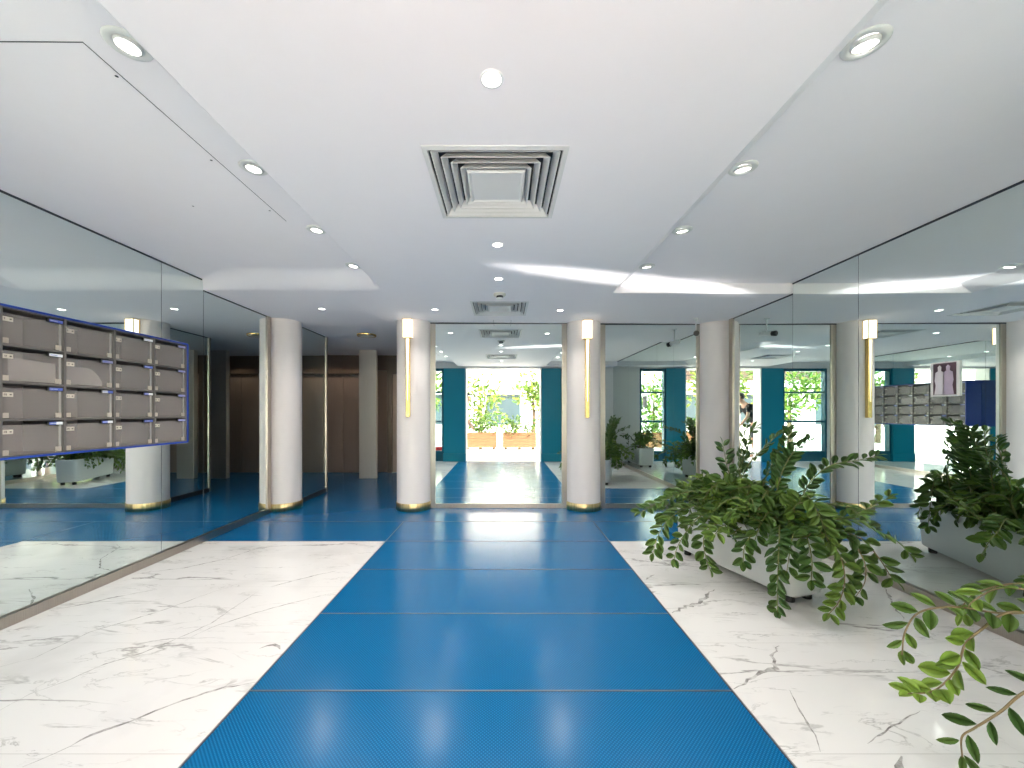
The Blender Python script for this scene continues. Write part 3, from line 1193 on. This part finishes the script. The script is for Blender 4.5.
ROT = math.radians(17.6)
P1, o1 = planter('leafy potted plant in a long pale box set askew by the right mirror', 1.815, 3.075, .148, .53, ROT, .43)


def in_box(rr, px, py, hx, hy, rot):
    u, v = rr.uniform(-hx, hx) * .75, rr.uniform(-hy, hy) * .88
    return px + u * math.cos(rot) - v * math.sin(rot), py + u * math.sin(rot) + v * math.cos(rot)


FR = dict(
    F1=[(1.863, 3.3, 0.642), (1.85, 3.32, 0.82), (1.825, 3.34, 1.0)],
    F2=[(1.839, 3.2, 0.648), (1.889, 3.2, 0.81), (1.914, 3.2, 0.985), (1.956, 3.2, 1.148)],
    F3=[(1.822, 3.1, 0.642), (1.883, 3.08, 0.826), (1.972, 3.05, 0.95), (2.056, 3.0, 1.06), (2.142, 2.95, 1.125)],
    F4=[(1.866, 2.95, 0.533), (1.919, 2.95, 0.705), (1.988, 2.95, 0.867), (2.045, 2.95, 0.982), (2.11, 2.95, 1.116)],
    F5=[(1.92, 2.85, 0.556), (1.98, 2.85, 0.79), (2.032, 2.82, 0.938), (2.094, 2.8, 1.006), (2.134, 2.75, 1.064)],
    F6=[(2.04, 2.75, 0.57), (2.06, 2.74, 0.69), (2.12, 2.72, 0.8), (2.209, 2.7, 0.877), (2.281, 2.66, 0.907), (2.358, 2.63, 0.927), (2.432, 2.6, 0.955)],
    F7=[(1.85, 3.3, 0.488), (1.631, 3.2, 0.605), (1.374, 3.1, 0.606), (1.161, 3.05, 0.533), (1.025, 3.0, 0.486)],
    F8=[(1.744, 3.2, 0.435), (1.471, 3.1, 0.509), (1.26, 3.0, 0.45), (1.146, 2.95, 0.337), (1.082, 2.9, 0.205)],
    F9=[(1.762, 3.1, 0.412), (1.494, 3.0, 0.462), (1.34, 2.92, 0.369), (1.263, 2.9, 0.261), (1.227, 2.88, 0.167)],
    F10=[(1.728, 3.0, 0.415), (1.524, 2.88, 0.426), (1.415, 2.82, 0.354), (1.416, 2.8, 0.229), (1.449, 2.8, 0.131)],
    F11=[(1.865, 2.85, 0.412), (1.682, 2.7, 0.413), (1.593, 2.64, 0.349), (1.571, 2.62, 0.253)],
    F12=[(1.872, 2.7, 0.476), (1.724, 2.5, 0.435), (1.663, 2.42, 0.29), (1.645, 2.4, 0.148), (1.645, 2.4, 0.035)],
    F13=[(1.985, 2.6, 0.464), (1.991, 2.48, 0.48), (2.02, 2.4, 0.373), (2.014, 2.36, 0.259), (1.961, 2.33, 0.144), (1.864, 2.3, 0.068)],
    F14=[(2.026, 2.6, 0.484), (2.143, 2.5, 0.455), (2.179, 2.42, 0.347), (2.152, 2.38, 0.232), (2.079, 2.36, 0.148)],
    F15=[(2.067, 2.6, 0.484), (2.222, 2.5, 0.455), (2.283, 2.44, 0.359), (2.34, 2.42, 0.253), (2.38, 2.4, 0.205)],
    F16=[(1.945, 2.6, 0.504), (1.861, 2.45, 0.47), (1.836, 2.38, 0.362), (1.817, 2.36, 0.249)],
    F17=[(2.148, 2.65, 0.49), (2.27, 2.6, 0.545), (2.386, 2.55, 0.479), (2.476, 2.52, 0.429), (2.554, 2.5, 0.337)],
    F18=[(2.229, 2.75, 0.484), (2.357, 2.7, 0.54), (2.465, 2.68, 0.608), (2.572, 2.66, 0.675)],
    F19=[(1.941, 2.65, 0.49), (1.811, 2.5, 0.474), (1.749, 2.44, 0.397), (1.701, 2.4, 0.28)],
    F20=[(1.815, 2.95, 0.429), (1.591, 2.8, 0.382), (1.52, 2.75, 0.462), (1.429, 2.7, 0.413)],
)
FR['F21'] = [(1.85, 3.15, .70), (1.895, 3.15, .895), (1.938, 3.15, 1.06), (1.977, 3.12, 1.125)]
FR['F22'] = [(1.98, 2.9, .655), (2.01, 2.9, .85), (2.045, 2.9, .99), (2.075, 2.88, 1.10)]
UP = ('F1', 'F2', 'F3', 'F4', 'F5', 'F6', 'F21', 'F22')
for i, (k, pts) in enumerate(FR.items()):
    # root of the stem: the nearest spot of soil along the middle of the box
    v = max(-.46, min(.46, (pts[0][1] - 3.075) / math.cos(ROT)))
    root = (1.815 - v * math.sin(ROT), 3.075 + v * math.cos(ROT), .37)
    pts = [root] + pts
    frond('frond', pts, P1, o1, L=.072 if k in UP else .082, W=.036 if k in UP else .047,
          start=.36 if k in UP else .18, tint=(.1, .3) if k in UP else (.15, .6), seed=i + 3, brown=k in ('F13', 'F14', 'F15'),
          flop=.3 if k in UP else .45, step=.0195 if k in UP else .026)
for i in range(76):
    rr = random.Random(100 + i)
    x, y = in_box(rr, 1.815, 3.075, .148, .53, ROT)
    az = rr.uniform(PI * .8, PI * 1.75) if rr.random() < .66 else rr.uniform(-PI * .45, PI * .85)
    reach = rr.uniform(.14, .36)
    dx, dy = math.cos(az), math.sin(az)
    if dx > 0:
        reach = min(reach, (2.60 - x) / max(dx, .2))
    top = rr.uniform(.49, .70)
    end = rr.uniform(.42, .66) if rr.random() < .78 else rr.uniform(.28, .4)
    pts = [(x, y, .37), (x + dx * reach * .3, y + dy * reach * .3, top), (x + dx * reach * .72, y + dy * reach * .72, (top + end) / 2 + .04), (x + dx * reach, y + dy * reach, end)]
    frond('frond', pts, P1, o1, L=.084, W=.048, start=.2, tint=(.1, .8), seed=200 + i, flop=.7)

P2, o2 = planter('potted plant at the near right edge trailing sparse leafy stems over the marble', 2.33, .88, .17, .52, 0, .43)
FR2 = [
    ([(2.3, 1.30, .36), (2.15, 1.42, .50), (2.0, 1.45, 0.512), (1.863, 1.5, 0.484), (1.72, 1.52, 0.497), (1.594, 1.53, 0.473), (1.537, 1.53, 0.397), (1.525, 1.53, 0.309)], .4, .5, .034, .038, .074),
    ([(2.25, 1.25, .36), (2.12, 1.38, .50), (1.976, 1.42, 0.50), (1.875, 1.48, 0.498), (1.767, 1.48, 0.432), (1.708, 1.48, 0.376), (1.667, 1.47, 0.297), (1.576, 1.46, 0.223), (1.467, 1.45, 0.216)], .64, .8, .022, .042, .068),
    ([(2.2, 1.15, .36), (2.05, 1.24, .46), (1.874, 1.3, 0.345), (1.751, 1.33, 0.314), (1.664, 1.34, 0.233), (1.592, 1.35, 0.172), (1.548, 1.35, 0.141), (1.537, 1.34, 0.082)], .5, .2, .040, .026, .074),
    ([(2.3, 1.28, .36), (2.12, 1.36, .56), (1.983, 1.4, 0.60), (1.909, 1.45, 0.593), (1.863, 1.5, 0.578), (1.792, 1.52, 0.524), (1.755, 1.53, 0.462)], .4, .7, .034, .038, .072),
    ([(2.3, 1.32, .36), (2.2, 1.48, .55), (2.05, 1.58, .56), (1.95, 1.64, .50), (1.9, 1.66, .43)], .3, .35, .030, .036, .07),
]
for i, (pts, st, tn, sp, wd, ln) in enumerate(FR2):
    frond('frond', pts, P2, o2, L=ln, W=wd, start=st, step=sp, tint=(tn, tn + .15), seed=400 + i, brown=True, r0=.006, flop=.35)
for i in range(24):
    rr = random.Random(500 + i)
    x, y = rr.uniform(2.2, 2.45), rr.uniform(.45, 1.3)
    az = rr.uniform(PI * .75, PI * 1.5) if rr.random() < .6 else rr.uniform(-PI * .4, PI * .7)
    reach = rr.uniform(.15, .36)
    dx, dy = math.cos(az), math.sin(az)
    if dx > 0:
        reach = min(reach, (2.66 - x) / max(dx, .2))
    top, end = rr.uniform(.5, .8), rr.uniform(.35, .75)
    frond('frond', [(x, y, .36), (x + dx * reach * .3, y + dy * reach * .3, top), (x + dx * reach * .72, y + dy * reach * .72, (top + end) / 2 + .07), (x + dx * reach, y + dy * reach, end)],
          P2, o2, L=.074, W=.038, start=.25, tint=(.1, .7), seed=600 + i)

# ------------------------------------------------------------------ photo print on the right mirror
t = thing('photo_print', 'small purple toned photo print of two figures in white fixed to the right mirror', 'photo', (XR - .001, 2.504, H + .1))
bm = BM()
box(bm, -.012, 0, -.078, .078, 0, .215)
obj('backing', bm, M['paper'], t)
bm = BM()
box(bm, -.0135, -.012, -.070, .060, .010, .207)
obj('picture', bm, M['purple'], t)
bm = BM()
for c, mi, w in ((.022, 0, .03), (-.026, 1, .032)):
    prof = [(-w, .012), (w, .012), (w * .75, .07), (w * .95, .10), (w * .8, .15), (w * .3, .16), (w * .36, .185), (0, .195), (-w * .36, .185), (-w * .3, .16), (-w * .8, .15), (-w * .95, .10), (-w * .75, .07)]
    fr = [bm.verts.new((-.0145, c + a, z)) for a, z in prof]
    bk = [bm.verts.new((-.0135, c + a, z)) for a, z in prof]
    f = bm.faces.new(fr)
    f.material_index = mi
    for k in range(len(fr)):
        g = bm.faces.new((fr[k], bk[k], bk[(k + 1) % len(fr)], fr[(k + 1) % len(fr)]))
        g.material_index = mi
obj('figures', bm, [M['photo_pale'], M['photo_violet']], t)

# ------------------------------------------------------------------ outdoors, seen in the mirrors
bm = BM()
quad(bm, [(-40, -40, -.02), (40, -40, -.02), (40, Y0, -.02), (-40, Y0, -.02)])
struct('ground', bm, M['paving'], None, 'pale paving outside the entrance', 'ground')
bm = BM()
box(bm, -3.2, 3.2, -1.15, .08, 2.46, 2.58)
for k in range(7):
    y = -1.05 + k * .16
    box(bm, -3.2, 3.2, y, y + .05, 2.42, 2.46)
tag(obj('entrance_canopy', bm, M['canopy']), 'white slatted canopy over the entrance outside', 'canopy')


def blob_leaves(bm, lay, c, rad, n, L, rr, t0, t1):
    for _ in range(n):
        v = Vector((rr.gauss(0, 1), rr.gauss(0, 1), rr.gauss(0, 1))).normalized()
        q = rr.uniform(.55, 1)
        p = Vector((c[0] + v.x * rad[0] * q, c[1] + v.y * rad[1] * q, c[2] + v.z * rad[2] * q))
        D = (v + Vector((rr.uniform(-.8, .8), rr.uniform(-.8, .8), rr.uniform(-.3, .8)))).normalized()
        N = (v + Vector((rr.uniform(-.6, .6), rr.uniform(-.6, .6), .5))).normalized()
        if abs(D.dot(N)) > .95:
            N = Vector((0, 0, 1)) if abs(D.z) < .9 else Vector((1, 0, 0))
        leaf(bm, lay, p, D, N, L * rr.uniform(.7, 1.3), L * .5, rr.uniform(t0, t1), 0)


for x0, x1, lab, gh in ((-1.32, -.22, 'orange wooden planter with a bushy green shrub outside, seen left in the central mirror', .42),
                        (-.02, 1.1, 'orange wooden planter with sparse green stems outside, seen right in the central mirror', .3)):
    cx, w = (x0 + x1) / 2, (x1 - x0) / 2
    t = thing('wooden_planter', lab, 'planter', (cx, -3.2, -.02), 'planters outside the entrance')
    bm = BM()
    for k in range(5):
        box(bm, -w, w, -.2, .2, .08 + k * .1, .175 + k * .1, 0, .006)
    obj('box', bm, M['wood'], t)
    for sx in (-1, 0, 1):
        bm = BM()
        box(bm, sx * (w - .1) - .04, sx * (w - .1) + .04, -.16, .16, 0, .08)
        obj('foot', bm, M['bark'], t)
    bm = BM()
    lay = bm.loops.layers.color.new('tint')
    rr = random.Random(int(x0 * 100) + 900)
    for k in range(7):
        blob_leaves(bm, lay, (rr.uniform(-w * .8, w * .8), rr.uniform(-.1, .1), .62 + rr.uniform(0, gh)), (.22, .2, .22), 70, .10, rr, 0, .8)
    obj('foliage', bm, M['shrub'], t)

for (x, y, hh, r, lab) in ((-3.6, -6.5, 3.4, 1.5, 'leafy street tree outside on the far left, seen in the mirrors'),
                           (-1.0, -7.0, 2.6, 1.2, 'low leafy tree behind the left wooden planter, seen in the central mirror'),
                           (1.3, -7.2, 2.7, 1.2, 'low leafy tree behind the right wooden planter, seen in the central mirror'),
                           (4.0, -6.0, 3.2, 1.5, 'leafy street tree outside on the far right, seen in the mirrors'),
                           (-5.6, -5.2, 2.9, 1.5, 'leafy street tree seen through the teal side light in the right mirror'),
                           (-9.6, -5.8, 3.1, 1.6, 'leafy street tree outside farthest left, seen in the right mirror')):
    t = thing('street_tree', lab, 'tree', (x, y, -.02), 'trees across the street')
    bm = BM()
    tube(bm, [(0, 0, 0), (.05, .02, hh * .35), (0, -.03, hh * .7)], [.1, .075, .04], 8)
    obj('trunk', bm, M['bark'], t)
    bm = BM()
    lay = bm.loops.layers.color.new('tint')
    rr = random.Random(int(x * 10) + 77)
    for k in range(9):
        blob_leaves(bm, lay, (rr.uniform(-r * .6, r * .6), rr.uniform(-.5, .5), hh * .72 + rr.uniform(-.9, .7)), (.6, .5, .5), 60, .22, rr, .2, 1)
    obj('crown', bm, M['shrub'], t)

t = thing('building', 'pale building with brown slatted upper storey across the street, seen in the mirrors', 'building', (0, -11, -.02))
bm = BM()
box(bm, -16, 16, -3, 0, 0, 2.5)
box(bm, -16, 16, -3, -.4, 2.5, 9)
obj('wall', bm, M['facade'], t)
bm = BM()
for k in range(22):
    box(bm, -15.5, -3.6, -.4, -.25, 3.0 + k * .26, 3.21 + k * .26)
obj('slat_screen', bm, M['slat'], t)
bm = BM()
box(bm, -16.2, 16.2, -.4, .3, 2.5, 2.85)
obj('ledge', bm, M['canopy'], t)
for k in range(7):
    bm = BM()
    x = -12 + k * 4
    box(bm, x - .9, x + .9, -.05, .03, .6, 2.2)
    obj('window', bm, M['shop'], t)

t = thing('bucket', 'red plastic bucket outside the glazed side light left of the entrance', 'bucket', (-1.75, -.35, -.02))
bm = BM()
lathe(bm, [(0, 0), (.12, 0), (.16, .32), (.165, .33), (.15, .32), (.11, .02)], 0, 0, 30)
obj('pail', bm, M['red'], t)
bm = BM()
tube(bm, [(.16 * math.cos(a), 0, .32 + .16 * math.sin(a)) for a in [PI * k / 12 for k in range(13)]], .005, 6)
obj('handle', bm, M['alu'], t)


# ------------------------------------------------------------------ person outside the doorway
def skinned(name, verts, edges, radii, m, parent, root=0, sub=1):
    me = bpy.data.meshes.new(name)
    me.from_pydata([Vector(v) for v in verts], edges, [])
    me.materials.append(m)
    o = bpy.data.objects.new(name, me)
    C.objects.link(o)
    if parent:
        o.parent = parent
    md = o.modifiers.new('Skin', 'SKIN')
    md.use_smooth_shade = True
    for i, v in enumerate(me.skin_vertices[0].data):
        r = radii[i]
        v.radius = r if isinstance(r, tuple) else (r, r)
        v.use_root = (i == root)
    s = o.modifiers.new('Sub', 'SUBSURF')
    s.levels = s.render_levels = sub
    return o


def person():
    t = thing('person', 'person in a black t-shirt and dark shorts bending forward outside the doorway', 'person', (-1.44, -.72, -.02))
    V = [(0, 0, .93), (.07, 0, 1.12), (.2, 0, 1.34), (.3, 0, 1.47), (.37, 0, 1.535), (.43, 0, 1.60), (.47, 0, 1.70)]
    Rr = [.13, .125, .145, .10, .055, .085, .095]
    E = [(0, 1), (1, 2), (2, 3), (3, 4), (4, 5), (5, 6)]

    def chain(start, pts, rs):
        p = start
        for q, r in zip(pts, rs):
            V.append(q)
            Rr.append(r)
            E.append((p, len(V) - 1))
            p = len(V) - 1
        return p
    hands = []
    for s in (-1, 1):
        e = chain(3, [(.27, s * .15, 1.43), (.31, s * .2, 1.37), (.38, s * .23, 1.12), (.52, s * .17, .92), (.56, s * .15, .87)], [.06, .055, .043, .032, .03])
        hands.append((e, s))
    for s in (-1, 1):
        chain(0, [(0, s * .09, .86), (.02, s * .1, .5), (-.02, s * .1, .12), (-.01, s * .1, .06), (.13, s * .11, .035)], [.095, .062, .042, .042, .036])
    for e, s in hands:
        b = Vector(V[e])
        for k, ln in enumerate((.075, .085, .08, .062)):
            r0 = b + Vector((.03, s * (.03 - .02 * k), -.05))
            chain(e, [r0, r0 + Vector((.03, 0, -ln * .5)), r0 + Vector((.035, 0, -ln))], [.01, .009, .008])
        chain(e, [b + Vector((.03, -s * .035, -.02)), b + Vector((.055, -s * .045, -.055))], [.011, .009])
    skinned('body', V, E, Rr, M['skin'], t)
    SV = [(0.01, 0, .93), (.07, 0, 1.12), (.2, 0, 1.34), (.29, 0, 1.46), (.27, .15, 1.43), (.315, .205, 1.35), (.35, .22, 1.22), (.27, -.15, 1.43), (.315, -.205, 1.35), (.35, -.22, 1.22)]
    skinned('t_shirt', SV, [(0, 1), (1, 2), (2, 3), (3, 4), (4, 5), (5, 6), (3, 7), (7, 8), (8, 9)], [.15, .15, .172, .12, .085, .08, .075, .085, .08, .075], M['shirt'], t)
    skinned('shorts', [(0, 0, .95), (0, 0, .88), (.0, .1, .8), (.02, .105, .52), (0, -.1, .8), (.02, -.105, .52)], [(0, 1), (1, 2), (2, 3), (1, 4), (4, 5)], [.148, .15, .11, .092, .11, .092], M['shorts'], t)
    bm = BM()
    bmesh.ops.create_uvsphere(bm, u_segments=20, v_segments=12, radius=.108)
    for v in bm.verts:
        v.co = Vector((v.co.x * 1.06, v.co.y * .95, v.co.z * .95)) + Vector((.43, 0, 1.70))
    bmesh.ops.delete(bm, geom=[v for v in bm.verts if v.co.x > .47 and v.co.z < 1.72], context='VERTS')
    obj('hair', bm, M['hair'], t, smooth=True)


person()

# ------------------------------------------------------------------ light
w = bpy.data.worlds.new('sky')
bpy.context.scene.world = w
w.use_nodes = True
nt = w.node_tree
bg = nt.nodes['Background']
sky = nt.nodes.new('ShaderNodeTexSky')
sky.sky_type = 'HOSEK_WILKIE'
sky.sun_direction = Vector((.3, .45, .84)).normalized()
sky.turbidity = 4
mxs = nt.nodes.new('ShaderNodeMix')
mxs.data_type = 'RGBA'
mxs.inputs['Factor'].default_value = 0.78
mxs.inputs['B'].default_value = (1.0, .915, .86, 1)
nt.links.new(sky.outputs['Color'], mxs.inputs['A'])
nt.links.new(mxs.outputs['Result'], bg.inputs['Color'])
bg.inputs['Strength'].default_value = 4.4

sl = bpy.data.lights.new('sun', 'SUN')
sl.energy = 20.0
sl.angle = 0.02
sl.color = (1, .95, .86)
so = bpy.data.objects.new('sun', sl)
so.rotation_euler = Vector((.3, .45, .84)).to_track_quat('Z', 'Y').to_euler()
C.objects.link(so)

pl = bpy.data.lights.new('daylight_portal', 'AREA')
pl.shape = 'RECTANGLE'
pl.size, pl.size_y = 4.8, 2.34
pl.cycles.is_portal = True
po = bpy.data.objects.new('daylight_portal', pl)
po.location = (-.25, .06, 1.18)
po.rotation_euler = (PI / 2, 0, 0)
C.objects.link(po)
for x in (-3.5, -3.05, -1.95, -1.6, -.4):  # warm spots added to wash the lift doors, without fixtures
    add_spot(x, 7.9, zlow(x) - .02, 4.5, angle=2.0, blend=1.0, col=(1, .76, .55))
add_spot(-2.3, 6.9, zlow(-2.3) - .02, 3.5, angle=2.4, col=(1, .9, .8))  # added fill spot brightening the lobby, no fixture there
gl = bpy.data.lights.new('sun_glint', 'SPOT')  # added spot standing in for sunlight reflected onto the ceiling
gl.energy = 3000
gl.spot_size = math.radians(24)
gl.spot_blend = 1.0
gl.shadow_soft_size = .02
gl.color = (1, .98, .94)
go = bpy.data.objects.new('sun_glint', gl)
G0 = Vector((-.2, -2.4, .15))
go.location = G0
go.rotation_euler = ((G0 - Vector((1.05, 3.45, 2.38))).to_track_quat('Z', 'Y').to_matrix() @ Matrix.Rotation(math.radians(-11), 3, 'Z')).to_euler()
go.scale = (1, .055, 1)
C.objects.link(go)

# ------------------------------------------------------------------ camera and view
cam = bpy.data.cameras.new('camera')
cam.sensor_width = 36
cam.lens = 400 / 1024 * 36
cam.shift_x = 8.7 / 1024
cam.shift_y = 28.3 / 1024
cam.clip_start = 0.02
co = bpy.data.objects.new('camera', cam)
co.location = (0, 0, H)
co.rotation_euler = (PI / 2, 0, 0)
C.objects.link(co)
sc = bpy.context.scene
sc.camera = co
sc.view_settings.view_transform = 'Standard'
sc.view_settings.look = 'None'
sc.view_settings.gamma = 1
sc.view_settings.use_curve_mapping = False
sc.view_settings.exposure = 0.95
cy = sc.cycles
cy.max_bounces = 16
cy.diffuse_bounces = 5
cy.glossy_bounces = 12
cy.transparent_max_bounces = 16
cy.sample_clamp_indirect = 8
cy.use_denoising = True
